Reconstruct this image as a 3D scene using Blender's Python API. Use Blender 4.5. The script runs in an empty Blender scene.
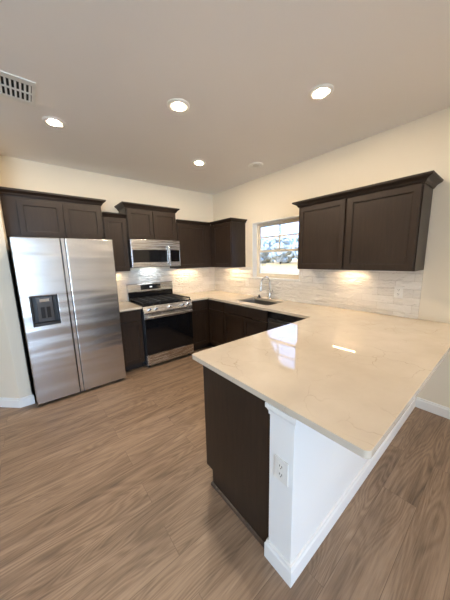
import bpy, bmesh, math, random
from mathutils import Vector, Matrix
random.seed(7)
C = bpy.context.scene.collection
SC = bpy.context.scene

# ---------------------------------------------------------------- camera, sky, sun, exposure
# axes: x = distance from the window wall, y = distance from the range wall, z up
def make_camera():
    a, t, r = math.radians(39.1187), math.radians(-9.7678), math.radians(-1.2506)
    F = Vector((-math.sin(a)*math.cos(t), -math.cos(a)*math.cos(t), math.sin(t)))
    R = Vector((-math.cos(a), math.sin(a), 0))
    U = R.cross(F)
    R2 = R*math.cos(r) + U*math.sin(r)
    U2 = -R*math.sin(r) + U*math.cos(r)
    cd = bpy.data.cameras.new('camera')
    cd.sensor_fit = 'HORIZONTAL'; cd.sensor_width = 36.0
    cd.lens = 237.911*36.0/450.0
    cd.clip_start = 0.05; cd.clip_end = 500
    o = bpy.data.objects.new('camera', cd); C.objects.link(o)
    M = Matrix((R2, U2, -F)).transposed().to_4x4()
    M.translation = Vector((2.8607, 3.8177, 1.5112))
    o.matrix_world = M
    SC.camera = o
make_camera()

world = bpy.data.worlds.new('sky'); SC.world = world; world.use_nodes = True
bgn = world.node_tree.nodes['Background']
bgn.inputs['Color'].default_value = (0.30, 0.55, 1.15, 1)
bgn.inputs['Strength'].default_value = 2.1

sun = bpy.data.lights.new('sun', 'SUN'); sun.energy = 3.5; sun.angle = 0.01; sun.color = (1, 0.95, 0.86)
so = bpy.data.objects.new('sun', sun); C.objects.link(so)
so.rotation_euler = Vector((-0.30, -0.15, -0.94)).to_track_quat('-Z', 'Y').to_euler()

def portal(loc, target, sx, sy):
    l = bpy.data.lights.new('daylight_portal', 'AREA'); l.shape = 'RECTANGLE'; l.size = sx; l.size_y = sy
    l.cycles.is_portal = True
    o = bpy.data.objects.new('daylight_portal', l); C.objects.link(o)
    o.location = loc; o.rotation_euler = Vector(target).to_track_quat('-Z', 'Z').to_euler()
portal((-0.16, 1.49, 1.62), (1, 0, 0), 0.9, 0.9)
def daylight(loc, target, sx, sy, power):
    l = bpy.data.lights.new('daylight', 'AREA'); l.shape = 'RECTANGLE'; l.size = sx; l.size_y = sy
    l.energy = power; l.color = DAY
    o = bpy.data.objects.new('daylight', l); C.objects.link(o)
    o.location = loc; o.rotation_euler = Vector(target).to_track_quat('-Z', 'Z').to_euler()
DAY = (0.62, 0.80, 1.0)
daylight((4.65, 7.95, 1.25), (0, -1, 0.5), 2.7, 2.5, 128)
daylight((4.9, -0.30, 1.5), (0, 1, 0.1), 1.3, 1.3, 14)  # area lamp added behind the unseen back window for the angled wall

UNDER = 26.0            # radiance of the lamp bars under the wall cabinets
LAMP = 340.0            # radiance of the recessed lamp lenses
SC.view_settings.view_transform = 'Standard'
SC.view_settings.look = 'None'
SC.view_settings.exposure = 1.38
SC.view_settings.gamma = 1.0
SC.view_settings.use_curve_mapping = False
SC.cycles.max_bounces = 16
SC.cycles.diffuse_bounces = 12
SC.cycles.sample_clamp_indirect = 6.0
SC.cycles.caustics_reflective = False
SC.cycles.use_denoising = True

# ---------------------------------------------------------------- materials
def srgb(r, g, b):
    f = lambda c: (c/255/12.92) if c/255 <= 0.04045 else ((c/255+0.055)/1.055)**2.4
    return (f(r), f(g), f(b), 1)

class NT:
    def __init__(s, name):
        s.m = bpy.data.materials.new(name); s.m.use_nodes = True
        s.t = s.m.node_tree; s.n = s.t.nodes; s.b = s.n['Principled BSDF']
    def node(s, typ, **kw):
        n = s.n.new(typ)
        for k, v in kw.items():
            if k in n.inputs: n.inputs[k].default_value = v
            else: setattr(n, k, v)
        return n
    def link(s, a, b): s.t.links.new(a, b)
    def set(s, **kw):
        for k, v in kw.items(): s.b.inputs[k.replace('_', ' ')].default_value = v
    def coords(s, scale=(1, 1, 1), loc=(0, 0, 0), rot=(0, 0, 0)):
        tc = s.node('ShaderNodeTexCoord'); mp = s.node('ShaderNodeMapping')
        mp.inputs['Scale'].default_value = scale; mp.inputs['Location'].default_value = loc; mp.inputs['Rotation'].default_value = rot
        s.link(tc.outputs['Object'], mp.inputs['Vector'])
        return mp.outputs['Vector']
    def noise(s, vec, scale, detail=3, rough=0.5, dist=0.0):
        n = s.node('ShaderNodeTexNoise'); s.link(vec, n.inputs['Vector'])
        n.inputs['Scale'].default_value = scale; n.inputs['Detail'].default_value = detail
        n.inputs['Roughness'].default_value = rough; n.inputs['Distortion'].default_value = dist
        return n.outputs['Fac']
    def ramp(s, fac, stops):
        r = s.node('ShaderNodeValToRGB'); e = r.color_ramp.elements
        while len(e) < len(stops): e.new(0.5)
        for i, (p, c) in enumerate(stops): e[i].position = p; e[i].color = c
        s.link(fac, r.inputs['Fac']); return r.outputs['Color']
    def mix(s, fac, a, b, mode='MIX'):
        m = s.node('ShaderNodeMix'); m.data_type = 'RGBA'; m.blend_type = mode
        for inp, v in ((m.inputs[0], fac), (m.inputs[6], a), (m.inputs[7], b)):
            if hasattr(v, 'default_value'): s.link(v, inp)
            else: inp.default_value = v
        return m.outputs[2]
    def math(s, op, a, b=0.0):
        m = s.node('ShaderNodeMath'); m.operation = op
        for inp, v in ((m.inputs[0], a), (m.inputs[1], b)):
            if hasattr(v, 'default_value'): s.link(v, inp)
            else: inp.default_value = v
        return m.outputs[0]
    def bump(s, height, strength, dist=0.01):
        b = s.node('ShaderNodeBump'); b.inputs['Strength'].default_value = strength; b.inputs['Distance'].default_value = dist
        s.link(height, b.inputs['Height']); s.link(b.outputs['Normal'], s.b.inputs['Normal'])
    def swizzle(s, order, scale=(1, 1, 1)):
        tc = s.node('ShaderNodeTexCoord'); sp = s.node('ShaderNodeSeparateXYZ'); cb = s.node('ShaderNodeCombineXYZ')
        s.link(tc.outputs['Object'], sp.inputs[0])
        for i, ax in enumerate(order):
            if ax is None: continue
            s.link(s.math('MULTIPLY', sp.outputs['XYZ'.index(ax)], scale[i]), cb.inputs[i])
        return cb.outputs[0]

def plain(name, col, rough=0.5, metal=0.0, **kw):
    t = NT(name); t.set(Roughness=rough, Metallic=metal)
    v = t.coords()
    f = t.noise(v, 14, 2)
    c2 = tuple(min(1, c*1.05) for c in col[:3]) + (1,)
    c1 = tuple(c*0.95 for c in col[:3]) + (1,)
    t.link(t.ramp(f, [(0.3, c1), (0.7, c2)]), t.b.inputs['Base Color'])
    t.set(**kw)
    return t.m

def paint(name, col, grain=0.06):
    t = NT(name); t.set(Roughness=0.75)
    v = t.coords()
    f = t.noise(v, 1.5, 2)
    t.link(t.ramp(f, [(0.3, tuple(c*0.985 for c in col[:3])+(1,)), (0.7, col)]), t.b.inputs['Base Color'])
    t.bump(t.noise(v, 260, 2), grain, 0.002)
    return t.m

def stained_wood(name, dark, light, order='z'):
    t = NT(name); t.set(Roughness=0.38, Specular_IOR_Level=0.35)
    sc = (16, 16, 1.4) if order == 'z' else (1.4, 16, 16)
    v = t.coords(sc)
    g = t.noise(v, 3.0, 6, 0.65, 0.6)
    big = t.noise(t.coords((1, 1, 1)), 2.2, 2)
    f = t.math('ADD', t.math('MULTIPLY', g, 0.7), t.math('MULTIPLY', big, 0.3))
    t.link(t.ramp(f, [(0.32, dark), (0.68, light)]), t.b.inputs['Base Color'])
    t.bump(g, 0.05, 0.003)
    return t.m

def steel(name, col, rough, wave=0.0, order=(0.5, 1, 9), stretch=(3, 3, 160)):
    t = NT(name); t.set(Metallic=1.0)
    v = t.coords(stretch)
    g = t.noise(v, 1.0, 3)
    t.link(t.ramp(g, [(0.25, tuple(c*0.98 for c in col[:3])+(1,)), (0.75, col)]), t.b.inputs['Base Color'])
    t.link(t.math('ADD', t.math('MULTIPLY', g, 0.05), rough-0.025), t.b.inputs['Roughness'])
    if wave:
        t.bump(t.noise(t.coords(order), 1.0, 1.5, 0.4), wave, 0.05)
    return t.m

def floor_planks():
    t = NT('vinyl plank floor'); t.set(Roughness=0.42)
    v = t.coords()
    br = t.node('ShaderNodeTexBrick'); t.link(v, br.inputs['Vector'])
    br.offset = 0.37; br.offset_frequency = 2
    br.inputs['Scale'].default_value = 1.0; br.inputs['Brick Width'].default_value = 1.22
    br.inputs['Row Height'].default_value = 0.18; br.inputs['Mortar Size'].default_value = 0.0011
    br.inputs['Mortar Smooth'].default_value = 0.3; br.inputs['Bias'].default_value = 0
    br.inputs['Color1'].default_value = (0, 0, 0, 1); br.inputs['Color2'].default_value = (1, 1, 1, 1); br.inputs['Mortar'].default_value = (0.5, 0.5, 0.5, 1)
    rnd = br.outputs['Color']; mort = br.outputs['Fac']
    # shift the grain from plank to plank
    sh = t.node('ShaderNodeVectorMath'); sh.operation = 'MULTIPLY_ADD'
    t.link(rnd, sh.inputs[0]); sh.inputs[1].default_value = (7.3, 3.1, 5.7)
    t.link(v, sh.inputs[2])
    mp = t.node('ShaderNodeMapping'); mp.inputs['Scale'].default_value = (1.0, 9, 1); t.link(sh.outputs[0], mp.inputs['Vector'])
    g1 = t.noise(mp.outputs[0], 1.3, 5, 0.62, 0.35)
    mp2 = t.node('ShaderNodeMapping'); mp2.inputs['Scale'].default_value = (5, 130, 1); t.link(sh.outputs[0], mp2.inputs['Vector'])
    g2 = t.noise(mp2.outputs[0], 1.0, 3, 0.7, 0.2)
    mp3 = t.node('ShaderNodeMapping'); mp3.inputs['Scale'].default_value = (0.9, 7.0, 1); t.link(sh.outputs[0], mp3.inputs['Vector'])
    cell = t.noise(mp3.outputs[0], 1.1, 1.0, 0.4, 0.5)
    wv = t.math('SINE', t.math('MULTIPLY', cell, 110.0))
    msk = t.noise(mp3.outputs[0], 0.8, 1.0)
    wv = t.math('MULTIPLY', wv, t.math('MULTIPLY', msk, 0.085))
    f = t.math('ADD', t.math('MULTIPLY', g1, 0.58), t.math('MULTIPLY', g2, 0.36))
    f = t.math('ADD', f, wv)
    f = t.math('ADD', f, t.math('MULTIPLY', t.math('SUBTRACT', rnd, 0.5), 0.06))
    col = t.ramp(f, [(0.26, srgb(90, 73, 59)), (0.42, srgb(133, 111, 91)), (0.56, srgb(157, 133, 111)), (0.74, srgb(182, 158, 134))])
    col = t.mix(t.math('MULTIPLY', mort, 0.55), col, srgb(60, 46, 36))
    t.link(col, t.b.inputs['Base Color'])
    t.bump(t.math('SUBTRACT', t.math('MULTIPLY', g2, 0.3), mort), 0.15, 0.002)
    return t.m

def quartz():
    t = NT('veined quartz'); t.set(Roughness=0.045, Specular_IOR_Level=0.5)
    v = t.coords()
    ds = t.node('ShaderNodeTexNoise'); t.link(v, ds.inputs['Vector']); ds.inputs['Scale'].default_value = 2.6; ds.inputs['Detail'].default_value = 5
    ad = t.node('ShaderNodeVectorMath'); ad.operation = 'MULTIPLY_ADD'
    t.link(ds.outputs['Color'], ad.inputs[0]); ad.inputs[1].default_value = (0.38, 0.38, 0.38); t.link(v, ad.inputs[2])
    vo = t.node('ShaderNodeTexVoronoi'); vo.feature = 'DISTANCE_TO_EDGE'; vo.inputs['Scale'].default_value = 5.4
    t.link(ad.outputs[0], vo.inputs['Vector'])
    msk = t.noise(v, 3.4, 3)
    vein = t.ramp(vo.outputs['Distance'], [(0.0, (1, 1, 1, 1)), (0.018, (0, 0, 0, 1))])
    mk = t.ramp(msk, [(0.44, (0, 0, 0, 1)), (0.62, (1, 1, 1, 1))])
    fac = t.math('MULTIPLY', t.math('MULTIPLY', vein, mk), 0.42)
    cloud = t.noise(v, 5.0, 4)
    base = t.ramp(cloud, [(0.3, srgb(200, 189, 172)), (0.7, srgb(210, 200, 184))])
    sp = t.ramp(t.noise(v, 420, 1), [(0.60, (0, 0, 0, 1)), (0.75, (1, 1, 1, 1))])
    base = t.mix(t.math('MULTIPLY', sp, 0.10), base, srgb(170, 150, 128))
    t.link(t.mix(fac, base, srgb(150, 128, 104)), t.b.inputs['Base Color'])
    return t.m

def tile(name, ax):
    t = NT(name); t.set(Roughness=0.10)
    v = t.swizzle((ax, 'Z', None))
    br = t.node('ShaderNodeTexBrick'); t.link(v, br.inputs['Vector'])
    br.offset = 0.5
    br.inputs['Scale'].default_value = 1.0; br.inputs['Brick Width'].default_value = 0.305
    br.inputs['Row Height'].default_value = 0.0786; br.inputs['Mortar Size'].default_value = 0.0016; br.inputs['Mortar Smooth'].default_value = 0.2
    br.inputs['Color1'].default_value = (0, 0, 0, 1); br.inputs['Color2'].default_value = (1, 1, 1, 1); br.inputs['Mortar'].default_value = (0.5, 0.5, 0.5, 1)
    col = t.mix(br.outputs['Color'], srgb(226, 221, 212), srgb(238, 234, 227))
    col = t.mix(t.math('MULTIPLY', br.outputs['Fac'], 0.7), col, srgb(206, 199, 188))
    t.link(col, t.b.inputs['Base Color'])
    sh = t.node('ShaderNodeVectorMath'); sh.operation = 'MULTIPLY_ADD'
    t.link(br.outputs['Color'], sh.inputs[0]); sh.inputs[1].default_value = (3, 5, 2); t.link(v, sh.inputs[2])
    mp = t.node('ShaderNodeMapping'); mp.inputs['Scale'].default_value = (15, 42, 1); t.link(sh.outputs[0], mp.inputs['Vector'])
    n = t.noise(mp.outputs[0], 1.0, 2, 0.5, 0.4)
    h = t.math('SUBTRACT', n, t.math('MULTIPLY', br.outputs['Fac'], 0.6))
    t.bump(h, 1.0, 0.024)
    return t.m

def thin_glass(name):
    t = NT(name); t.n.remove(t.b)
    out = t.n['Material Output']
    tr = t.node('ShaderNodeBsdfTransparent'); gl = t.node('ShaderNodeBsdfGlossy'); gl.inputs['Roughness'].default_value = 0.0
    tr.inputs['Color'].default_value = (0.96, 0.98, 0.97, 1)
    fr = t.node('ShaderNodeFresnel'); fr.inputs['IOR'].default_value = 1.45
    mx = t.node('ShaderNodeMixShader')
    t.link(fr.outputs[0], mx.inputs[0]); t.link(tr.outputs[0], mx.inputs[1]); t.link(gl.outputs[0], mx.inputs[2]); t.link(mx.outputs[0], out.inputs['Surface'])
    return t.m

def glow(name, col, s):
    t = NT(name); t.set(Base_Color=(0.9, 0.88, 0.84, 1), Emission_Color=col, Emission_Strength=s)
    return t.m

def leafy(name, a, b):
    t = NT(name); t.set(Roughness=0.8)
    f = t.noise(t.coords(), 1.3, 4)
    t.link(t.ramp(f, [(0.35, a), (0.65, b)]), t.b.inputs['Base Color'])
    return t.m

M = dict(
    wall=paint('cream wall paint', srgb(230, 220, 201)),
    ceil=paint('ceiling paint', srgb(240, 236, 231), 0.15),
    white=paint('white trim paint', srgb(236, 236, 234), 0.01),
    plastic=plain('white plastic', srgb(232, 230, 224), 0.35),
    wood=stained_wood('espresso stained wood', srgb(37, 28, 22), srgb(55, 43, 34)),
    woodh=stained_wood('espresso stained rail', srgb(32, 24, 19), srgb(48, 37, 30), 'x'),
    kick=plain('dark toe board', srgb(34, 26, 22), 0.5),
    shoe=stained_wood('brown shoe moulding', srgb(64, 52, 44), srgb(88, 73, 62), 'x'),
    floor=floor_planks(), quartz=quartz(),
    tile_b=tile('glossy wavy tile range wall', 'X'), tile_r=tile('glossy wavy tile window wall', 'Y'),
    steel=steel('brushed stainless', (0.62, 0.61, 0.60, 1), 0.27, 0.0),
    fsteel=steel('brushed stainless doors', (0.63, 0.63, 0.63, 1), 0.24, 0.24, (0.7, 1, 7)),
    dsteel=steel('dark stainless', (0.16, 0.155, 0.15, 1), 0.28),
    sinksteel=steel('satin sink steel', (0.42, 0.40, 0.38, 1), 0.35),
    chrome=plain('polished chrome', (0.72, 0.72, 0.72, 1), 0.10, 1.0),
    blackglass=plain('black glass', (0.006, 0.006, 0.007, 1), 0.05),
    black=plain('black plastic', (0.012, 0.012, 0.013, 1), 0.35),
    iron=plain('cast iron', (0.014, 0.014, 0.014, 1), 0.55),
    enamel=plain('black enamel', (0.010, 0.010, 0.011, 1), 0.12),
    grey=plain('grey plastic', srgb(84, 84, 86), 0.35),
    darkgrey=plain('charcoal body paint', srgb(52, 52, 54), 0.45),
    display=plain('dark display', (0.01, 0.012, 0.016, 1), 0.08),
    digits=glow('display digits', (0.6, 0.8, 1.0, 1), 0.25),
    almond=plain('almond window vinyl', srgb(226, 214, 192), 0.4),
    glass=thin_glass('window glass'),
    cooklamp=glow('lit cooktop lamp', (0.86, 0.94, 1.0, 1), 8.0), barlens=glow('lit under cabinet lens', (1.0, 0.70, 0.40, 1), UNDER), lens=glow('lit lamp lens', (1.0, 0.80, 0.58, 1), LAMP),
    lensoff=plain('unlit lamp lens', srgb(205, 200, 192), 0.3),
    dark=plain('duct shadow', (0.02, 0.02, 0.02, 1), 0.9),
    grass=leafy('dry lawn', srgb(150, 120, 68), srgb(172, 142, 88)), concrete=plain('pale concrete', srgb(206, 204, 200), 0.8),
    leaf=leafy('foliage with painted glare', srgb(138, 144, 136), srgb(204, 206, 200)),  # leaf colour lightened to carry the outdoor glare and haze
    bark=plain('bark', srgb(92, 78, 64), 0.9),
    siding=plain('exterior siding', srgb(205, 200, 190), 0.7),
)

# ---------------------------------------------------------------- mesh helpers
def face_y(w0):  return lambda u, w, z: (u, w0 + w, z)      # front looks towards +y
def face_x(w0):  return lambda u, w, z: (w0 + w, u, z)      # front looks towards +x
def face_ny(w0): return lambda u, w, z: (u, w0 - w, z)      # front looks towards -y
IDENT = lambda x, y, z: (x, y, z)

class MB:
    def __init__(s): s.bm = bmesh.new()
    def box(s, x0, x1, y0, y1, z0, z1, f=IDENT):
        v = [s.bm.verts.new(f(x, y, z)) for z in (z0, z1) for y in (y0, y1) for x in (x0, x1)]
        for q in ((0, 1, 3, 2), (4, 6, 7, 5), (0, 4, 5, 1), (2, 3, 7, 6), (0, 2, 6, 4), (1, 5, 7, 3)):
            s.bm.faces.new([v[i] for i in q])
        return s
    def cells(s, us, vs, keep, w0, w1, f):
        """slab made of grid cells in (u, v), thickness w0..w1; f(u, w, v) -> point"""
        V = {}
        def vert(i, j, k):
            if (i, j, k) not in V: V[(i, j, k)] = s.bm.verts.new(f(us[i], (w0, w1)[k], vs[j]))
            return V[(i, j, k)]
        nu, nv = len(us)-1, len(vs)-1
        on = lambda i, j: 0 <= i < nu and 0 <= j < nv and keep(i, j)
        for i in range(nu):
            for j in range(nv):
                if not on(i, j): continue
                for k in (0, 1):
                    s.bm.faces.new([vert(i, j, k), vert(i+1, j, k), vert(i+1, j+1, k), vert(i, j+1, k)])
                for di, dj, a, b in ((-1, 0, (i, j), (i, j+1)), (1, 0, (i+1, j), (i+1, j+1)), (0, -1, (i, j), (i+1, j)), (0, 1, (i, j+1), (i+1, j+1))):
                    if not on(i+di, j+dj):
                        s.bm.faces.new([vert(*a, 0), vert(*b, 0), vert(*b, 1), vert(*a, 1)])
        return s
    def ring(s, u0, u1, v0, v1, b, w0, w1, f):
        bl, br_, bb, bt = b if isinstance(b, tuple) else (b, b, b, b)
        return s.cells([u0, u0+bl, u1-br_, u1], [v0, v0+bb, v1-bt, v1], lambda i, j: (i, j) != (1, 1), w0, w1, f)
    def prism(s, poly, h0, h1, f=IDENT):
        a = [s.bm.verts.new(f(p[0], p[1], h0)) for p in poly]; b = [s.bm.verts.new(f(p[0], p[1], h1)) for p in poly]
        n = len(poly); s.bm.faces.new(a); s.bm.faces.new(b[::-1])
        for i in range(n): s.bm.faces.new([a[i], a[(i+1) % n], b[(i+1) % n], b[i]])
        return s
    def sweep(s, path, prof, side=1):
        """profile (out, z) swept along an xy path with mitred corners; out is to the left of travel * side"""
        n = len(path); rings = []
        for i, p in enumerate(path):
            p = Vector(p)
            d0 = (p - Vector(path[i-1])).normalized() if i > 0 else None
            d1 = (Vector(path[i+1]) - p).normalized() if i < n-1 else None
            n0 = Vector((-d0.y, d0.x))*side if d0 else None
            n1 = Vector((-d1.y, d1.x))*side if d1 else None
            if n0 is None: m = n1
            elif n1 is None: m = n0
            else:
                m = (n0+n1); m = m/ max(1e-6, m.dot(n0))
            rings.append([s.bm.verts.new((p.x+m.x*o, p.y+m.y*o, z)) for o, z in prof])
        k = len(prof)
        for a, b in zip(rings, rings[1:]):
            for j in range(k): s.bm.faces.new([a[j], a[(j+1) % k], b[(j+1) % k], b[j]])
        s.bm.faces.new(rings[0]); s.bm.faces.new(rings[-1][::-1])
        return s
    def lathe(s, prof, c, axis='z', n=32):
        """closed revolve of (r, h) points about c"""
        def P(r, h, a):
            x, y = r*math.cos(a), r*math.sin(a)
            return {'z': (c[0]+x, c[1]+y, c[2]+h), 'y': (c[0]+x, c[1]+h, c[2]+y), 'x': (c[0]+h, c[1]+x, c[2]+y)}[axis]
        rows = []
        for qi, (r, h) in enumerate(prof):
            if qi and qi == len(prof)-1 and prof[0] == prof[-1]: rows.append(rows[0]); continue
            if r < 1e-6: rows.append([s.bm.verts.new(P(0, h, 0))])
            else: rows.append([s.bm.verts.new(P(r, h, 2*math.pi*i/n)) for i in range(n)])
        for a, b in zip(rows, rows[1:]):
            for i in range(n):
                j = (i+1) % n
                if len(a) == 1 and len(b) == 1: continue
                if len(a) == 1: s.bm.faces.new([a[0], b[i], b[j]])
                elif len(b) == 1: s.bm.faces.new([a[i], a[j], b[0]])
                else: s.bm.faces.new([a[i], a[j], b[j], b[i]])
        return s
    def tube(s, pts, r, n=14, cap=True):
        pts = [Vector(p) for p in pts]; rows = []
        up = None
        for i, p in enumerate(pts):
            d = (pts[min(i+1, len(pts)-1)] - pts[max(i-1, 0)]).normalized()
            if up is None: up = Vector((0, 0, 1)) if abs(d.z) < 0.9 else Vector((1, 0, 0))
            a = d.cross(up).normalized(); up = a.cross(d).normalized()
            rr = r[i] if isinstance(r, (list, tuple)) else r
            rows.append([s.bm.verts.new(p + (a*math.cos(2*math.pi*k/n) + up*math.sin(2*math.pi*k/n))*rr) for k in range(n)])
        for a, b in zip(rows, rows[1:]):
            for k in range(n): s.bm.faces.new([a[k], a[(k+1) % n], b[(k+1) % n], b[k]])
        if cap: s.bm.faces.new(rows[0]); s.bm.faces.new(rows[-1][::-1])
        return s
    def build(s, name, mat, parent=None, bevel=0.0, seg=2, smooth=False):
        bmesh.ops.recalc_face_normals(s.bm, faces=s.bm.faces[:])
        me = bpy.data.meshes.new(name)
        off = Vector((0, 0, 0)); q = parent
        while q is not None: off += q.location; q = q.parent
        for v in s.bm.verts: v.co -= off
        s.bm.to_mesh(me); s.bm.free()
        me.materials.append(M[mat] if isinstance(mat, str) else mat)
        o = bpy.data.objects.new(name, me); C.objects.link(o)
        if parent is not None: o.parent = parent
        if bevel:
            b = o.modifiers.new('edge', 'BEVEL'); b.width = bevel; b.segments = seg; b.limit_method = 'ANGLE'; b.angle_limit = math.radians(40)
        if smooth:
            for p in me.polygons: p.use_smooth = True
            try: me.set_sharp_from_angle(angle=math.radians(38))
            except Exception: pass
        return o

def thing(name, label, cat, loc, group=None):
    o = bpy.data.objects.new(name, None); C.objects.link(o); o.empty_display_size = 0.1
    o.location = loc; tag(o, label, cat, group); return o
def tag(o, label, cat, group=None, kind=None):
    o['label'] = label; o['category'] = cat
    if group: o['group'] = group
    if kind: o['kind'] = kind
    return o
def struct(o, label=None, cat=None):
    o['kind'] = 'structure'
    if label: o['label'] = label
    if cat: o['category'] = cat
    return o

# ---------------------------------------------------------------- room shell
H = 2.711            # ceiling
ZC, CT = 0.899, 0.030   # counter top and its thickness
ZB = ZC - CT
RX, RY = 6.5, 7.6    # far sides of the open room behind the viewer
WY0, WY1, WZ0, WZ1 = 1.037, 1.935, 1.184, 2.066   # kitchen window opening
T = 0.15

struct(MB().box(-T, RX+T, -T, RY+T, -0.12, 0).build('floor', 'floor'), 'brown wood look plank floor running under the whole kitchen', 'floor')
struct(MB().box(-T, RX+T, -T, RY+T, H, H+0.2).build('ceiling', 'ceil'), 'smooth pale ceiling with round recessed lights', 'ceiling')
struct(MB().cells([-T, 4.3, 5.5, RX+T], [0, 0.9, 2.1, H], lambda i, j: (i, j) != (1, 1), -T, 0, face_y(0)).build('wall_back', 'wall'), 'cream wall behind the refrigerator and range', 'wall')
us = [0, WY0, WY1, RY+T]
struct(MB().cells(us, [0, WZ0, WZ1, H], lambda i, j: (i, j) != (1, 1), -T, 0, face_x(0)).build('wall_right', 'wall'), 'cream wall around the window over the sink', 'wall')
us = [0.0, 3.4, 5.9, RX+T]
struct(MB().cells(us, [0, 2.4, H], lambda i, j: (i, j) != (1, 0), 0, T, face_y(RY)).build('wall_front', 'white'), 'white wall with patio door behind the viewer', 'wall')
struct(MB().box(RX, RX+T, 0.001, RY, 0, H).build('wall_left', 'wall'), 'cream side wall of the open room', 'wall')
# short return wall beside the refrigerator, then the wall that runs away at 45 degrees
struct(MB().prism([(3.002, 0.001), (3.002, 0.632), (3.107, 0.632), (3.738, 0.001)], 0, H).build('wall_return', 'wall', bevel=0.008), 'short cream return wall left of the refrigerator with angled side', 'wall')

BB = [(0, 0), (0.015, 0), (0.015, 0.082), (0.010, 0.090), (0.009, 0.104), (0, 0.106)]
struct(MB().sweep([(3.002, 0.60), (3.002, 0.632), (3.107, 0.632), (3.738, 0.001), (RX-0.001, 0.001)], BB, 1).build('baseboard_left', 'white', bevel=0.0015), 'white baseboard around the angled wall left of the refrigerator', 'baseboard')
struct(MB().sweep([(0.0, RY), (0.0, 3.3255)], BB, 1).build('baseboard_right', 'white', bevel=0.0015), 'white baseboard on the wall beyond the peninsula', 'baseboard')

# half wall that carries the breakfast bar
KX, KY0, KY1 = 2.091, 3.178, 3.310
struct(MB().box(0.001, KX, KY0, KY1, 0.0, ZB-0.001).build('wall_peninsula', 'white', bevel=0.002), 'white half wall under the overhanging bar top', 'half wall')
struct(MB().sweep([(2.0715, KY0), (KX, KY0), (KX, KY1), (0.0, KY1)], BB, -1).build('baseboard_peninsula', 'white', bevel=0.0015), 'white baseboard around the foot of the half wall', 'baseboard')
CAP = [(0, 0.812), (0.004, 0.812), (0.005, 0.828), (0.012, 0.842), (0.016, 0.846), (0.016, ZB-0.001), (0, ZB-0.001)]
struct(MB().sweep([(2.0715, KY0), (KX, KY0), (KX, KY1), (0.0, KY1)], CAP, -1).build('trim_1', 'white', bevel=0.001), 'white cap moulding at the top of the half wall end', 'moulding')

# ---------------------------------------------------------------- kitchen window
def kitchen_window():
    r = bpy.data.objects.new('window_1', None); C.objects.link(r); r.location = (-0.1, (WY0+WY1)/2, WZ0)
    struct(r, 'double hung kitchen window over the sink with two by two upper panes', 'window')
    e = 0.001; f = face_x(0)
    # white lining of the opening
    MB().ring(WY0+e, WY1-e, WZ0+e, WZ1-e, (0.012, 0.012, 0.0, 0.012), -0.095, 0.001, f).build('jamb_lining', 'white', r)
    MB().box(WY0-0.012, WY1+0.012, -0.095, 0.022, WZ0+0.001, WZ0+0.022, f).build('sill', 'white', r, 0.004)
    y0, y1, z0, z1 = WY0+0.014, WY1-0.014, WZ0+0.023, WZ1-0.014
    MB().ring(y0, y1, z0, z1, 0.030, -0.149, -0.088, f).build('window_frame', 'almond', r, 0.002)
    zm = 1.618
    up = MB().ring(y0+0.028, y1-0.028, zm-0.012, z1-0.028, (0.024, 0.024, 0.030, 0.024), -0.138, -0.116, f).build('upper_sash', 'almond', r, 0.002)
    yc = (y0+y1)/2; zh = 1.838
    MB().box(yc-0.011, yc+0.011, -0.132, -0.122, zm+0.019, z1-0.053, f).build('muntin', 'almond', up)
    MB().box(y0+0.053, y1-0.053, -0.1315, -0.1225, zh-0.011, zh+0.011, f).build('muntin', 'almond', up)
    MB().box(y0+0.05, y1-0.05, -0.128, -0.126, zm+0.015, z1-0.05, f).build('pane', 'glass', up)
    lo = MB().ring(y0+0.028, y1-0.028, z0+0.028, zm+0.018, (0.030, 0.030, 0.034, 0.034), -0.114, -0.092, f).build('lower_sash', 'almond', r, 0.002)
    MB().box(y0+0.055, y1-0.055, -0.104, -0.102, z0+0.06, zm-0.014, f).build('pane', 'glass', lo)
    MB().box(yc-0.03, yc+0.03, -0.098, -0.080, zm+0.0185, zm+0.030, f).build('sash_lock', 'almond', r, 0.003)
kitchen_window()

def big_opening(name, fm, u0, u1, z0, z1, mull, label, cat):
    r = bpy.data.objects.new(name, None); C.objects.link(r); p = fm((u0+u1)/2, 0.07, z0); r.location = p
    struct(r, label, cat); e = 0.001
    fr = MB().ring(u0+e, u1-e, z0+e, z1-e, 0.06, 0.04, 0.10, fm).build('frame', 'white', r, 0.003)
    for m in mull: MB().box(m-0.035, m+0.035, 0.05, 0.09, z0+0.062, z1-0.062, fm).build('mullion', 'white', r)
    MB().box(u0+0.06, u1-0.06, 0.068, 0.071, z0+0.06, z1-0.06, fm).build('pane', 'glass', r)
big_opening('door_1', face_y(RY), 3.4, 5.9, 0.0, 2.4, [4.65], 'wide glazed patio door in the wall behind the viewer', 'door')

big_opening('added_window', lambda u, w, z: (u, -w, z), 4.3, 5.5, 0.9, 2.1, [4.9], 'unseen window added in the back wall to light the angled wall', 'window')  # unseen opening added so cool light reaches the angled wall

# ---------------------------------------------------------------- backsplash
ZU = 1.372
UR, UL, UM = 3.26, 2.105, 2.659      # right upper cabinet
def backsplash():
    o = MB().box(0.012, 2.055, 0.0005, 0.010, ZC+0.0005, ZU-0.001).build('backsplash_back', 'tile_b')
    struct(o, 'glossy white wavy tile backsplash behind the range', 'backsplash')
    us = [0.0005, WY0-0.013, WY1+0.013, UR]
    o = MB().cells(us, [ZC+0.0005, WZ0-0.0005, ZU-0.001], lambda i, j: (i, j) != (1, 1), 0.0005, 0.010, face_x(0)).build('backsplash_right', 'tile_r')
    struct(o, 'glossy white wavy tile backsplash under the window and right cabinet', 'backsplash')
backsplash()

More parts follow.
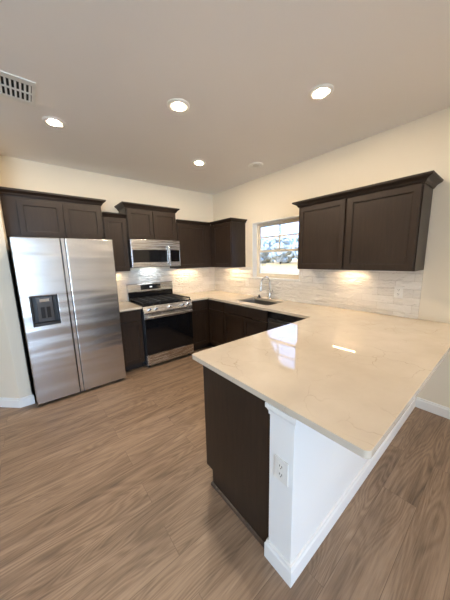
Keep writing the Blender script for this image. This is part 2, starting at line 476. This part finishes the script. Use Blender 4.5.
# ---------------------------------------------------------------- cabinet parts
def shaker(u0, u1, z0, z1, f, parent, name='door', st=0.052):
    d = MB().ring(u0, u1, z0, z1, st, 0.0015, 0.0205, f).build(name, 'wood', parent, 0.0015)
    MB().ring(u0+st, u1-st, z0+st, z1-st, 0.007, 0.002, 0.0145, f).build('bead', 'woodh', d, 0.002)
    MB().box(u0+st-0.004, u1-st+0.004, 0.003, 0.0105, z0+st-0.004, z1-st+0.004, f).build('panel', 'wood', d)
    return d
def slab(u0, u1, z0, z1, f, parent, name='drawer'):
    return MB().box(u0, u1, 0.0015, 0.0205, z0, z1, f).build(name, 'wood', parent, 0.003)
def crown_prof(zb, h, out):
    return [(0, zb), (0.008, zb), (0.010, zb+0.10*h), (0.016, zb+0.18*h), (0.022, zb+0.40*h), (0.036*out/0.05, zb+0.62*h), (out-0.004, zb+0.72*h), (out-0.004, zb+0.80*h), (out, zb+0.82*h), (out, zb+h), (0, zb+h)]

UD = 0.307                                  # upper cabinet carcass depth; doors bring it to 0.328
# over the refrigerator
t = thing('upper_cabinet', 'wide dark brown two door cabinet above the refrigerator', 'cabinet', (2.515, UD/2, 1.80), 'wall cabinets')
FX0, FX1, FZ0, FZ1 = 2.040, 3.000, 1.795, 2.235
MB().box(FX0, FX1, 0.001, UD, FZ0, FZ1).build('body', 'wood', t, 0.001)
f = face_y(UD)
shaker(2.056, 2.461, FZ0+0.012, FZ1-0.045, f, t); shaker(2.470, 2.878, FZ0+0.012, FZ1-0.045, f, t)
MB().box(2.886, 2.999, 0.0005, 0.008, FZ0, FZ1-0.04, f).build('filler_strip', 'wood', t)
MB().sweep([(FX1, UD+0.004), (FX0, UD+0.004), (FX0, 0.001)], crown_prof(2.222, 0.070, 0.055), -1).build('crown_molding', 'woodh', t)

# narrow cabinet between refrigerator and microwave
t = thing('upper_cabinet', 'narrow dark brown one door wall cabinet between refrigerator and microwave', 'cabinet', (1.896, UD/2, ZU), 'wall cabinets')
MB().box(1.739, 2.038, 0.001, UD, ZU, 2.105).build('body', 'wood', t, 0.001)
shaker(1.749, 2.028, ZU+0.010, 2.085, f, t)
MB().sweep([(2.038, UD+0.002), (1.739, UD+0.002)], crown_prof(2.090, 0.055, 0.048), -1).build('crown_molding', 'woodh', t)

# over the microwave
t = thing('upper_cabinet', 'raised dark brown two door cabinet above the microwave', 'cabinet', (1.354, UD/2, 1.815), 'wall cabinets')
MB().box(0.973, 1.737, 0.001, UD, 1.812, 2.252).build('body', 'wood', t, 0.001)
shaker(0.985, 1.351, 1.822, 2.222, f, t); shaker(1.359, 1.725, 1.822, 2.222, f, t)
MB().sweep([(1.737, 0.001), (1.737, UD+0.004), (0.973, UD+0.004), (0.973, 0.001)], crown_prof(2.238, 0.062, 0.052), -1).build('crown_molding', 'woodh', t)

# corner pair
t = thing('upper_cabinet', 'dark brown one door wall cabinet between microwave and corner', 'cabinet', (0.5, UD/2, ZU), 'wall cabinets')
MB().box(0.001, 0.971, 0.001, UD, ZU, 2.100).build('body', 'wood', t, 0.001)
shaker(0.425, 0.960, ZU+0.010, 2.080, f, t)
MB().box(UD+0.022, 0.418, 0.0005, 0.012, ZU+0.001, 2.088, f).build('filler_strip', 'wood', t)
MB().sweep([(0.971, UD+0.002), (UD+0.003, UD+0.002)], crown_prof(2.088, 0.052, 0.048), -1).build('crown_molding', 'woodh', t)
t = thing('upper_cabinet', 'dark brown one door corner wall cabinet left of the window, side panel showing', 'cabinet', (UD/2, 0.6, ZU), 'wall cabinets')
fx = face_x(UD)
MB().box(0.001, UD, UD+0.002, 0.878, ZU, 2.100).build('body', 'wood', t, 0.001)
shaker(0.405, 0.868, ZU+0.010, 2.080, fx, t)
MB().box(UD+0.022, 0.398, 0.0005, 0.012, ZU+0.001, 2.088, fx).build('filler_strip', 'wood', t)
MB().sweep([(UD+0.002, UD+0.052), (UD+0.002, 0.878), (0.001, 0.878)], crown_prof(2.088, 0.052, 0.048), -1).build('crown_molding', 'woodh', t)

# right of the window
t = thing('upper_cabinet', 'large dark brown two door wall cabinet right of the window', 'cabinet', (UD/2, (UL+UR)/2, ZU), 'wall cabinets')
MB().box(0.001, UD, UL, UR, ZU, 2.100).build('body', 'wood', t, 0.001)
shaker(UL+0.010, UM-0.012, ZU+0.010, 2.078, fx, t); shaker(UM+0.012, UR-0.010, ZU+0.010, 2.078, fx, t)
MB().sweep([(0.001, UL), (UD+0.004, UL), (UD+0.004, UR), (0.001, UR)], crown_prof(2.084, 0.062, 0.062), -1).build('crown_molding', 'woodh', t)

# ---------------------------------------------------------------- base cabinets
BD = 0.605
def base_box(t, u0, u1, f, depth=BD):
    MB().box(u0, u1, -depth+0.012, 0, 0.100, ZB-0.001, f).build('body', 'wood', t, 0.001)
    MB().box(u0, u1, -depth+0.012, -0.075, 0.0, 0.0995, f).build('toe_kick', 'kick', t)
fy, fxx = face_y(BD), face_x(BD)
t = thing('base_cabinet', 'narrow dark brown base cabinet between refrigerator and range', 'cabinet', (1.896, 0.3, 0), 'base cabinets')
base_box(t, 1.740, 2.053, fy)
slab(1.750, 2.043, 0.715, 0.855, fy, t); shaker(1.750, 2.043, 0.112, 0.705, fy, t)

t = thing('base_cabinet', 'dark brown corner base cabinet between range and sink cabinet', 'cabinet', (0.4, 0.4, 0), 'base cabinets')
xs = [0.012, BD, 0.969]; ys = [0.012, BD, 1.020]
L = lambda i, j: (i, j) != (1, 1)
MB().cells(xs, ys, L, 0.100, ZB-0.001, lambda u, w, v: (u, v, w)).build('body', 'wood', t, 0.001)
MB().cells([0.012, BD-0.075, 0.969], [0.012, BD-0.075, 1.020], L, 0.0, 0.0995, lambda u, w, v: (u, v, w)).build('toe_kick', 'kick', t)
slab(0.640, 0.959, 0.715, 0.855, fy, t); shaker(0.640, 0.959, 0.112, 0.705, fy, t)
slab(0.640, 1.012, 0.715, 0.855, fxx, t); shaker(0.640, 1.012, 0.112, 0.705, fxx, t)

t = thing('base_cabinet', 'wide dark brown sink base cabinet below the window', 'cabinet', (0.3, 1.465, 0), 'base cabinets')
MB().ring(1.023, 1.905, 0.100, ZB-0.001, (0.018, 0.018, 0.018, 0.14), -0.018, 0, fxx).build('face_frame', 'wood', t)
MB().box(1.023, 1.041, -BD+0.012, -0.0185, 0.100, ZB-0.001, fxx).build('side_panel', 'wood', t)
MB().box(1.887, 1.905, -BD+0.012, -0.0185, 0.100, ZB-0.001, fxx).build('side_panel', 'wood', t)
MB().box(1.0415, 1.8865, -BD+0.012, -0.0185, 0.100, 0.118, fxx).build('bottom_panel', 'wood', t)
MB().box(1.023, 1.905, -BD+0.012, -0.075, 0, 0.0995, fxx).build('toe_kick', 'kick', t)
slab(1.035, 1.893, 0.715, 0.855, fxx, t, 'false_front')
shaker(1.035, 1.460, 0.112, 0.705, fxx, t); shaker(1.468, 1.893, 0.112, 0.705, fxx, t)

t = thing('dishwasher', 'dark built in dishwasher between sink cabinet and peninsula', 'dishwasher', (0.3, 2.21, 0))
MB().box(1.910, 2.508, -BD+0.02, -0.002, 0.10, ZB-0.003, fxx).build('body', 'darkgrey', t)
MB().box(1.914, 2.504, -0.0015, 0.030, 0.105, 0.775, fxx).build('door', 'dsteel', t, 0.006)
cp = MB().box(1.914, 2.504, -0.0015, 0.026, 0.780, 0.862, fxx).build('control_panel', 'blackglass', t, 0.004)
MB().tube([(BD+0.060, 1.97, 0.74), (BD+0.060, 2.45, 0.74)], 0.009).build('handle', 'dsteel', t, smooth=True)
for y in (1.99, 2.43): MB().tube([(BD+0.028, y, 0.74), (BD+0.058, y, 0.74)], 0.007).build('handle_post', 'dsteel', t, smooth=True)
MB().box(1.912, 2.506, -BD+0.02, -0.070, 0.0, 0.099, fxx).build('toe_kick', 'black', t)

# peninsula cabinets
PY = 2.607
t = thing('base_cabinet', 'dark brown peninsula cabinet with a plain end panel beside the white post', 'cabinet', (1.3, 2.9, 0), 'base cabinets')
fn = face_ny(PY)
MB().box(0.012, 2.050, PY, KY0-0.003, 0.100, ZB-0.001).build('body', 'wood', t, 0.001)
MB().box(0.70, 2.050, PY+0.068, KY0-0.003, 0.0, 0.0995).build('toe_kick', 'kick', t)
for a, b in ((0.70, 1.14), (1.15, 1.59), (1.60, 2.04)):
    slab(a, b, 0.715, 0.855, fn, t); shaker(a, b, 0.112, 0.705, fn, t)
MB().prism([(PY-0.001, 0.112), (PY-0.001, ZB-0.001), (KY0-0.002, ZB-0.001), (KY0-0.002, 0.0), (PY+0.066, 0.0), (PY+0.066, 0.112)], 2.0505, 2.070, lambda y, z, x: (x, y, z)).build('end_panel', 'wood', t, 0.0015)
MB().prism([(2.0705, 0), (2.083, 0), (2.083, 0.006), (2.078, 0.016), (2.0705, 0.019)], PY+0.060, KY0-0.018, lambda x, z, y: (x, y, z)).build('shoe_molding', 'shoe', t)

# ---------------------------------------------------------------- countertops
SX0, SX1, SY0, SY1 = 0.125, 0.505, 1.185, 1.800
PK, PO, PE = 2.5185, 3.591, 2.103
def main_counter():
    def arc(cx, cy, r, a0, n=6):
        return [(cx+r*math.cos(math.radians(a0+90*k/n)), cy+r*math.sin(math.radians(a0+90*k/n))) for k in range(n+1)]
    r = 0.022
    outer = [(0.011, 0.011), (0.972, 0.011), (0.972, 0.650), (0.650, 0.650), (0.650, PK)]
    outer += arc(PE-r, PK+r, r, -90) + arc(PE-r, PO-r, r, 0) + [(0.001, PO), (0.001, 3.262), (0.011, 3.262)]
    h = 0.02
    hole = arc(SX1-h, SY1-h, h, 0, 4) + arc(SX0+h, SY1-h, h, 90, 4) + arc(SX0+h, SY0+h, h, 180, 4) + arc(SX1-h, SY0+h, h, 270, 4)
    m = MB(); bm = m.bm; lay = []
    for z in (ZB, ZC):
        loops = []; ed = []
        for pl in (outer, hole):
            vs = [bm.verts.new((x, y, z)) for x, y in pl]; loops.append(vs)
            ed += [bm.edges.new((vs[k], vs[(k+1) % len(vs)])) for k in range(len(vs))]
        bmesh.ops.triangle_fill(bm, use_beauty=True, use_dissolve=False, edges=ed)
        lay.append(loops)
    for a, b in zip(*lay):
        for k in range(len(a)): bm.faces.new([a[k], a[(k+1) % len(a)], b[(k+1) % len(a)], b[k]])
    o = m.build('countertop', 'quartz', None, 0.003, 2)
    tag(o, 'long beige veined quartz countertop with sink cutout and wide peninsula bar', 'countertop')
main_counter()
o = MB().box(1.7375, 2.055, 0.011, 0.650, ZB, ZC).build('countertop', 'quartz', None, 0.003)
tag(o, 'short quartz countertop piece between refrigerator and range', 'countertop')

# ---------------------------------------------------------------- sink and faucet
t = thing('kitchen_sink', 'undermount stainless sink basin below the window', 'sink', ((SX0+SX1)/2, (SY0+SY1)/2, ZB-0.2))
def basin():
    m = MB(); bm = m.bm
    def ring(x0, x1, y0, y1, z, r, n=5):
        out = []
        for cx, cy, a0 in ((x1-r, y1-r, 0), (x0+r, y1-r, 90), (x0+r, y0+r, 180), (x1-r, y0+r, 270)):
            for k in range(n+1):
                a = math.radians(a0+90*k/n); out.append(bm.verts.new((cx+r*math.cos(a), cy+r*math.sin(a), z)))
        return out
    zt = ZB-0.003
    rs = [ring(SX0-0.02, SX1+0.02, SY0-0.02, SY1+0.02, zt, 0.04), ring(SX0+0.002, SX1-0.002, SY0+0.002, SY1-0.002, zt, 0.03), ring(SX0+0.006, SX1-0.006, SY0+0.006, SY1-0.006, zt-0.18, 0.035), ring(SX0+0.03, SX1-0.03, SY0+0.03, SY1-0.03, zt-0.20, 0.02)]
    for a, b in zip(rs, rs[1:]):
        for k in range(len(a)): bm.faces.new([a[k], a[(k+1) % len(a)], b[(k+1) % len(a)], b[k]])
    bm.faces.new(rs[-1])
    o = m.build('basin', 'sinksteel', t, smooth=True)
    so = o.modifiers.new('sheet', 'SOLIDIFY'); so.thickness = 0.0012; so.offset = -1
basin()
MB().lathe([(0, 0.004), (0.02, 0.004), (0.042, 0.008), (0.045, 0.001), (0, 0.001)], ((SX0+SX1)/2-0.03, (SY0+SY1)/2, ZB-0.2002), n=24).build('drain', 'chrome', t, smooth=True)

def faucet():
    fx0, fy0 = 0.062, 1.462
    t = thing('faucet', 'tall chrome gooseneck kitchen faucet behind the sink', 'faucet', (fx0, fy0, ZC))
    MB().lathe([(0, 0.0005), (0.030, 0.0005), (0.030, 0.006), (0.024, 0.014), (0.018, 0.05), (0.017, 0.10), (0.011, 0.115), (0, 0.115)], (fx0, fy0, ZC), n=24).build('base', 'chrome', t, smooth=True)
    pts = [(fx0, fy0, ZC+0.10), (fx0, fy0, ZC+0.25)]
    R = 0.085
    for k in range(1, 15):
        a = math.pi - math.radians(k*180/14); pts.append((fx0+R+R*math.cos(a), fy0-0.02*k/14, ZC+0.25+R*math.sin(a)))
    x, y, z = pts[-1]; pts.append((x+0.004, y, z-0.03))
    MB().tube(pts, 0.0095, 14).build('spout', 'chrome', t, smooth=True)
    MB().tube([(x+0.004, y, z-0.028), (x+0.006, y, z-0.05), (x+0.010, y, z-0.11), (x+0.011, y, z-0.125)], [0.010, 0.013, 0.0145, 0.013], 16).build('spray_head', 'chrome', t, smooth=True)
    MB().tube([(fx0, fy0+0.018, ZC+0.075), (fx0, fy0+0.040, ZC+0.078), (fx0+0.004, fy0+0.052, ZC+0.095), (fx0+0.012, fy0+0.062, ZC+0.15)], [0.012, 0.011, 0.008, 0.006], 12).build('lever', 'chrome', t, smooth=True)
faucet()
o = MB().lathe([(0, 0.0006), (0.034, 0.0006), (0.036, 0.006), (0.026, 0.014), (0.013, 0.020), (0.010, 0.034), (0.013, 0.040), (0.008, 0.046), (0, 0.047)], (0.088, 1.268, ZC), n=24).build('sink_stopper', 'black', smooth=True)
tag(o, 'small black sink stopper standing on the counter left of the faucet', 'sink stopper')

# ---------------------------------------------------------------- refrigerator
def refrigerator():
    t = thing('refrigerator', 'large stainless side by side refrigerator with dark water dispenser', 'refrigerator', (2.513, 0.4, 0))
    x0, x1, y1, z0, z1 = 2.062, 2.966, 0.785, 0.034, 1.762
    MB().box(x0+0.004, x1-0.004, 0.03, 0.700, 0.020, z1-0.012).build('body', 'darkgrey', t, 0.004)
    MB().box(x0+0.012, x1-0.012, 0.7005, 0.745, 0.012, 0.060).build('kick_grille', 'black', t)
    for x in (x0+0.06, x1-0.06):
        for y in (0.10, 0.66): MB().lathe([(0, 0), (0.02, 0), (0.02, 0.0195), (0, 0.0195)], (x, y, 0), n=14).build('foot', 'black', t)
    g = face_y(0)
    # freezer door with an opening for the dispenser
    a, b = 2.575, x1
    da, db, dz0, dz1 = 2.666, 2.888, 0.876, 1.180
    ld = MB().cells([a, da, db, b], [z0, dz0, dz1, z1], lambda i, j: (i, j) != (1, 1), 0.712, y1, g).build('freezer_door', 'fsteel', t, 0.008, 3)
    # ice and water dispenser, set into the door
    MB().cells([da+0.0005, da+0.006, db-0.006, db-0.0005], [dz0+0.0005, dz0+0.006, dz1-0.006, dz1-0.0005], lambda i, j: (i, j) != (1, 1), 0.722, y1+0.004, g).build('dispenser_frame', 'black', ld, 0.001)
    MB().box(da+0.001, db-0.001, 0.7125, 0.7215, dz0+0.001, dz1-0.001, g).build('dispenser_recess', 'black', ld)
    MB().prism([(0.722, dz0+0.03), (0.745, dz0+0.03), (0.778, dz1-0.07), (0.778, dz1-0.008), (0.722, dz1-0.008)], da+0.045, db-0.045, lambda y, z, x: (x, y, z)).build('dispenser_panel', 'grey', ld, 0.004)
    for px in (2.735, 2.783):
        MB().prism([(0.752, dz0+0.070), (0.760, dz0+0.070), (0.776, dz1-0.115), (0.768, dz1-0.115)], px, px+0.034, lambda y, z, x: (x, y, z)).build('paddle', 'black', ld, 0.002)
    MB().box(2.735, 2.817, 0.7785, 0.784, dz1-0.060, dz1-0.030, g).build('control_strip', 'chrome', ld, 0.003)
    MB().box(da+0.010, db-0.010, 0.7225, y1+0.003, dz0+0.007, dz0+0.020, g).build('drip_tray', 'darkgrey', ld, 0.003)
    # fresh food door and the long bright grip along its inner edge
    rd = MB().box(x0, 2.532, 0.712, y1, z0, z1).build('fridge_door', 'fsteel', t, 0.008, 3)
    MB().prism([(2.5365, 0.715), (2.5365, y1-0.006), (2.5675, y1-0.006), (2.5675, 0.715)], z0+0.002, z1-0.002).build('edge_grip', 'fsteel', rd, 0.001)
    MB().box(x0+0.02, x0+0.10, 0.60, 0.76, z1-0.0115, z1+0.012).build('hinge_cover', 'black', t, 0.004)
    MB().box(x1-0.10, x1-0.02, 0.60, 0.76, z1-0.0115, z1+0.012).build('hinge_cover', 'black', t, 0.004)
    MB().box(2.10, 2.93, 0.7005, 0.7115, 0.07, z1-0.03).build('door_gasket', 'black', t)
refrigerator()

# ---------------------------------------------------------------- range
def stove():
    x0, x1 = 0.9755, 1.7335
    t = thing('range', 'stainless freestanding gas range with black oven door', 'range', (1.354, 0.35, 0))
    MB().box(x0+0.002, x1-0.002, 0.02, 0.640, 0.035, 0.890).build('body', 'darkgrey', t, 0.002)
    for x in (x0+0.05, x1-0.05):
        for y in (0.08, 0.60): MB().lathe([(0, 0), (0.018, 0), (0.018, 0.0345), (0, 0.0345)], (x, y, 0), n=14).build('foot', 'black', t)
    MB().box(x0, x1, 0.075, 0.672, 0.8905, 0.908).build('cooktop', 'enamel', t, 0.004)
    g = face_y(0)
    bgd = MB().prism([(0.015, 0.891), (0.074, 0.891), (0.070, 1.02), (0.085, 1.035), (0.072, 1.150), (0.060, 1.158), (0.015, 1.158)], x0+0.002, x1-0.002, lambda y, z, x: (x, y, z)).build('backguard', 'steel', t, 0.003)
    MB().prism([(0.0745, 0.909), (0.080, 0.909), (0.077, 1.022), (0.0715, 1.022)], x0+0.006, x1-0.006, lambda y, z, x: (x, y, z)).build('rear_vent', 'enamel', bgd, 0.001)
    dp = MB().prism([(0.0845, 1.058), (0.087, 1.058), (0.0785, 1.134), (0.076, 1.134)], 1.20, 1.53, lambda y, z, x: (x, y, z)).build('display', 'display', bgd, 0.001)
    MB().prism([(0.0865, 1.088), (0.0872, 1.088), (0.0845, 1.106), (0.0838, 1.106)], 1.345, 1.385, lambda y, z, x: (x, y, z)).build('clock_digits', 'digits', bgd)
    # burners and grates
    spots = [(1.14, 0.22), (1.14, 0.52), (1.354, 0.37), (1.57, 0.22), (1.57, 0.52)]
    for bx, by in spots:
        b = MB().lathe([(0, 0), (0.050, 0), (0.050, 0.010), (0.036, 0.014), (0.036, 0.022), (0, 0.024)], (bx, by, 0.9085), n=24).build('burner', 'iron', t, smooth=True)
    for ga, gb in ((0.985, 1.232), (1.236, 1.472), (1.476, 1.724)):
        m = MB(); zt0, zt1 = 0.932, 0.945
        ya, yb = 0.105, 0.655
        m.box(ga, ga+0.012, ya, yb, zt0, zt1); m.box(gb-0.012, gb, ya, yb, zt0, zt1)
        m.box(ga, gb, ya, ya+0.012, zt0, zt1); m.box(ga, gb, yb-0.012, yb, zt0, zt1)
        mid = (ga+gb)/2
        m.box(mid-0.006, mid+0.006, ya, yb, zt0+0.001, zt1+0.002)
        for yy in (0.20, 0.285, 0.37, 0.455, 0.54): m.box(ga, gb, yy-0.006, yy+0.006, zt0+0.0005, zt1+0.001)
        for xx in (ga, gb-0.012):
            for yy in (ya, yb-0.012): m.box(xx, xx+0.012, yy, yy+0.012, 0.9085, zt0)
        m.build('grate', 'iron', t)
    # sloped control panel with five knobs
    pn = MB().prism([(0.6405, 0.795), (0.694, 0.795), (0.694, 0.812), (0.673, 0.895), (0.6405, 0.890)], x0, x1, lambda y, z, x: (x, y, z)).build('control_panel', 'steel', t, 0.003)
    nrm = Vector((0, 0.97, 0.245)).normalized()
    for kx in (1.655, 1.560, 1.354, 1.148, 1.053):
        p = Vector((kx, 0.6845, 0.853))
        kb = MB().tube([p, p+nrm*0.008, p+nrm*0.009, p+nrm*0.034, p+nrm*0.037], [0.026, 0.026, 0.021, 0.019, 0.015], 20).build('knob', 'chrome', t, smooth=True)
        MB().tube([p+nrm*0.0372, p+nrm*0.0385], [0.012, 0.010], 16).build('knob_cap', 'black', kb)
    # oven door
    od = MB().box(x0+0.003, x1-0.003, 0.6405, 0.682, 0.205, 0.788).build('oven_door', 'black', t, 0.004)
    MB().box(x0+0.003, x1-0.003, 0.6825, 0.690, 0.715, 0.788).build('top_rail', 'steel', od, 0.002)
    MB().box(x0+0.006, x1-0.006, 0.6825, 0.688, 0.208, 0.7135).build('oven_glass', 'blackglass', od, 0.002)
    h = MB().tube([(x0+0.03, 0.735, 0.752), (x1-0.03, 0.735, 0.752)], 0.013, 16).build('handle', 'steel', od, smooth=True)
    for hx in (x0+0.06, x1-0.06): MB().box(hx-0.012, hx+0.012, 0.6905, 0.730, 0.742, 0.762).build('handle_bracket', 'steel', od, 0.003)
    MB().box(x0+0.003, x1-0.003, 0.6405, 0.686, 0.050, 0.198).build('storage_drawer', 'steel', t, 0.004)
stove()

# ---------------------------------------------------------------- microwave
def microwave():
    x0, x1, z0, z1, yf = 0.976, 1.7335, 1.418, 1.8095, 0.372
    t = thing('microwave', 'stainless over the range microwave with black window', 'microwave', (1.354, 0.2, z0))
    MB().box(x0, x1, 0.012, yf, z0, z1).build('body', 'darkgrey', t, 0.002)
    g = face_y(0)
    d = MB().cells([1.162, 1.196, 1.716, x1], [z0+0.002, z0+0.070, z1-0.145, z1-0.001], lambda i, j: (i, j) != (1, 1), yf+0.0005, 0.402, g).build('door', 'steel', t, 0.003)
    MB().box(1.195, 1.717, yf+0.006, 0.398, z0+0.069, z1-0.144).build('door_window', 'blackglass', d)
    p = MB().cells([x0, x0+0.012, 1.140, 1.158], [z0+0.002, z0+0.070, z1-0.145, z1-0.001], lambda i, j: (i, j) != (1, 1), yf+0.0005, 0.402, g).build('control_panel', 'steel', t, 0.003)
    MB().box(x0+0.011, 1.141, yf+0.006, 0.400, z0+0.069, z1-0.144).build('keypad', 'blackglass', p)
    MB().box(1.02, 1.10, 0.4005, 0.4015, z1-0.185, z1-0.165).build('display', 'display', p)
    MB().tube([(1.184, 0.403, z0+0.045), (1.184, 0.428, z0+0.060), (1.184, 0.440, z0+0.12), (1.184, 0.442, z0+0.19), (1.184, 0.440, z0+0.25), (1.184, 0.428, z1-0.095), (1.184, 0.403, z1-0.080)], 0.0145, 14).build('handle', 'steel', d, smooth=True)
    MB().box(x0+0.04, x1-0.04, 0.17, 0.32, z0-0.004, z0-0.0005).build('bottom_vent', 'black', t)
    MB().box(1.24, 1.47, 0.07, 0.13, z0-0.004, z0-0.0005).build('cooktop_lamp', 'cooklamp', t, 0.001)
microwave()

# ---------------------------------------------------------------- lamp bars under the wall cabinets
def lamp_bar(f, u, label, w=0.27):
    d = 0.105
    t = thing('under_cabinet_light', label, 'cabinet light', f(u, d, ZU), 'lamp bars under the wall cabinets')
    MB().ring(u-w/2, u+w/2, d-0.03, d+0.03, (0.008, 0.008, 0.0175, 0.0175), -(ZU-0.0006), -(ZU-0.012), lambda a, b, c: f(a, c, -b)).build('housing', 'plastic', t, 0.001)
    MB().box(u-w/2+0.0085, u+w/2-0.0085, d-0.012, d+0.012, ZU-0.010, ZU-0.0007, f).build('lens', 'barlens', t)
lamp_bar(face_x(0), 2.625, 'slim lit lamp bar under the large wall cabinet right of the window')
lamp_bar(face_x(0), 0.640, 'slim lit lamp bar under the corner wall cabinet left of the window', 0.42)
lamp_bar(face_y(0), 0.680, 'slim lit lamp bar under the wall cabinet right of the microwave', 0.42)
lamp_bar(face_y(0), 1.900, 'slim lit lamp bar under the narrow wall cabinet beside the refrigerator', 0.2)

# ---------------------------------------------------------------- outlets
def outlet(f, u, z, label, w=0.074, h=0.116):
    t = thing('wall_outlet', label, 'outlet', f(u, 0.001, z-h/2), 'white wall outlets')
    p = MB().box(u-w/2, u+w/2, 0.0006, 0.0066, z-h/2, z+h/2, f).build('cover_plate', 'plastic', t, 0.002)
    for dz in (-0.021, 0.021):
        s = MB().box(u-0.017, u+0.017, 0.0067, 0.0084, z+dz-0.015, z+dz+0.015, f).build('socket', 'plastic', t, 0.003)
        for du in (-0.006, 0.006): MB().box(u+du-0.0016, u+du+0.0016, 0.0080, 0.0088, z+dz-0.002, z+dz+0.008, f).build('slot', 'dark', s)
        MB().box(u-0.0022, u+0.0022, 0.0080, 0.0088, z+dz-0.011, z+dz-0.006, f).build('slot', 'dark', s)
outlet(face_x(KX), 3.250, 0.569, 'white outlet on the end post of the white half wall')
outlet(face_x(0.010), 0.925, 1.105, 'white outlet on the tile left of the window')
outlet(face_x(0.010), 3.085, 1.146, 'white outlet on the tile under the right wall cabinet')

# ---------------------------------------------------------------- ceiling fixtures
def downlight(x, y, label, lit=True, R=0.088):
    t = thing('recessed_light', label, 'ceiling light', (x, y, H), 'recessed ceiling lights')
    k = R/0.088
    MB().lathe([(0.041*k, -0.0008), (R, -0.0008), (R, -0.003), (R-0.008, -0.009), (0.060*k, -0.009), (0.041*k, -0.005), (0.041*k, -0.0008)], (x, y, H), n=40).build('trim_ring', 'plastic', t, smooth=True)
    MB().lathe([(0, -0.0009), (0.0405*k, -0.0009), (0.0405*k, -0.0085), (0.034*k, -0.0120), (0.018*k, -0.0135), (0, -0.014)], (x, y, H), n=40).build('lens', 'lens' if lit else 'lensoff', t, smooth=True)
downlight(1.788, 1.971, 'lit recessed ceiling light in the middle, nearer of the two in line with the range')
downlight(1.030, 2.743, 'lit recessed ceiling light nearest the right wall cabinet, above the peninsula')
downlight(2.531, 1.127, 'lit recessed ceiling light beside the air vent, in front of the refrigerator')
downlight(1.044, 1.126, 'lit recessed ceiling light farthest back, towards the corner cabinets')
downlight(0.400, 1.493, 'small unlit round ceiling light over the sink', False, 0.095)
# unseen lamps added behind the viewer to brighten the rear wall and floor
for k, (x, y) in enumerate(((1.9, 6.5), (0.7, 5.0))):
    downlight(x, y, ('added unseen recessed fill light in the open room, near the far wall', 'added unseen recessed fill light in the open room, beyond the peninsula')[k])

def vent():
    x0, x1, y0, y1 = 2.667, 2.890, 1.300, 1.612
    t = thing('ceiling_vent', 'white metal ceiling air vent with two rows of louvers', 'vent', ((x0+x1)/2, (y0+y1)/2, H))
    f = lambda u, w, v: (u, v, H-w)
    MB().cells([x0, x0+0.022, x1-0.022, x1], [y0, y0+0.05, (y0+y1)/2-0.008, (y0+y1)/2+0.008, y1-0.05, y1], lambda i, j: not (i == 1 and j in (1, 3)), 0.0008, 0.008, f).build('frame', 'plastic', t, 0.002)
    MB().box(x0+0.01, x1-0.01, y0+0.01, y1-0.01, H-0.0006, H-0.0001).build('duct_shade_sheet', 'dark', t)  # black sheet stands in for the shade inside the duct
    for ya, yb in ((y0+0.051, (y0+y1)/2-0.009), ((y0+y1)/2+0.009, y1-0.051)):
        m = MB(); n = 7
        for k in range(n):
            xc = x0+0.034+k*(x1-x0-0.068)/(n-1)
            m.prism([(xc+0.005, 0.0012), (xc+0.003, 0.0012), (xc-0.007, 0.0095), (xc-0.004, 0.0095)], ya, yb, lambda x, w, y: (x, y, H-w))
        m.build('louvers', 'plastic', t)
vent()

# ---------------------------------------------------------------- outdoors
o = MB().box(-220, 220, -220, 220, -0.45, -0.15).build('ground', 'grass'); struct(o, 'dry straw coloured lawn outside the window', 'lawn')
o = MB().box(-1.2, 22, -2, 24, -0.149, -0.125).build('bounce_slab', 'concrete'); struct(o, 'unseen pale concrete slab added to bounce neutral light up to the ceiling', 'patio')  # unseen slab added to bounce light up at the ceiling
def trees():
    def crown(seed):
        rnd = random.Random(seed); m = MB()
        for k in range(30):
            a = rnd.uniform(0, 6.28); rr = rnd.uniform(0, 1.7); z = rnd.uniform(0.5, 6.4)
            s = rnd.uniform(0.8, 1.5)*(1.15-0.09*abs(z-3.5))
            mt = Matrix.Translation((rr*math.cos(a), rr*math.sin(a), z))
            g = bmesh.ops.create_icosphere(m.bm, subdivisions=2, radius=s, matrix=mt)
            for v in g['verts']:
                v.co += Vector((rnd.uniform(-1, 1), rnd.uniform(-1, 1), rnd.uniform(-1, 1)))*0.22
        return m
    protos = []
    for s in range(3):
        r = bpy.data.objects.new('tree', None); C.objects.link(r)
        crown(s+3).build('foliage', 'leaf', r)
        MB().tube([(0, 0, 0), (0.05, 0, 2.0), (0, 0, 4.5)], [0.22, 0.17, 0.08], 9).build('trunk', 'bark', r)
        protos.append(r)
    rnd = random.Random(5); n = 0
    for k in range(36):
        y = -84 + k*2.6
        if k < 3: r = protos[k]
        else:
            src = protos[k % 3]; r = src.copy(); C.objects.link(r)
            for ch in src.children:
                c = ch.copy(); C.objects.link(c); c.parent = r
        r.location = (-50-8.5*(k % 3)+rnd.uniform(-0.4, 0.4), y, -0.15); r.rotation_euler = (0, 0, rnd.uniform(0, 6.28))
        s = rnd.uniform(0.9, 1.1)*(1.0 + 0.16*(k % 3)); r.scale = (s, s, s)
        tag(r, 'green tree beyond the lawn seen through the kitchen window, glare painted into its colour', 'tree', 'trees beyond the lawn')
trees()
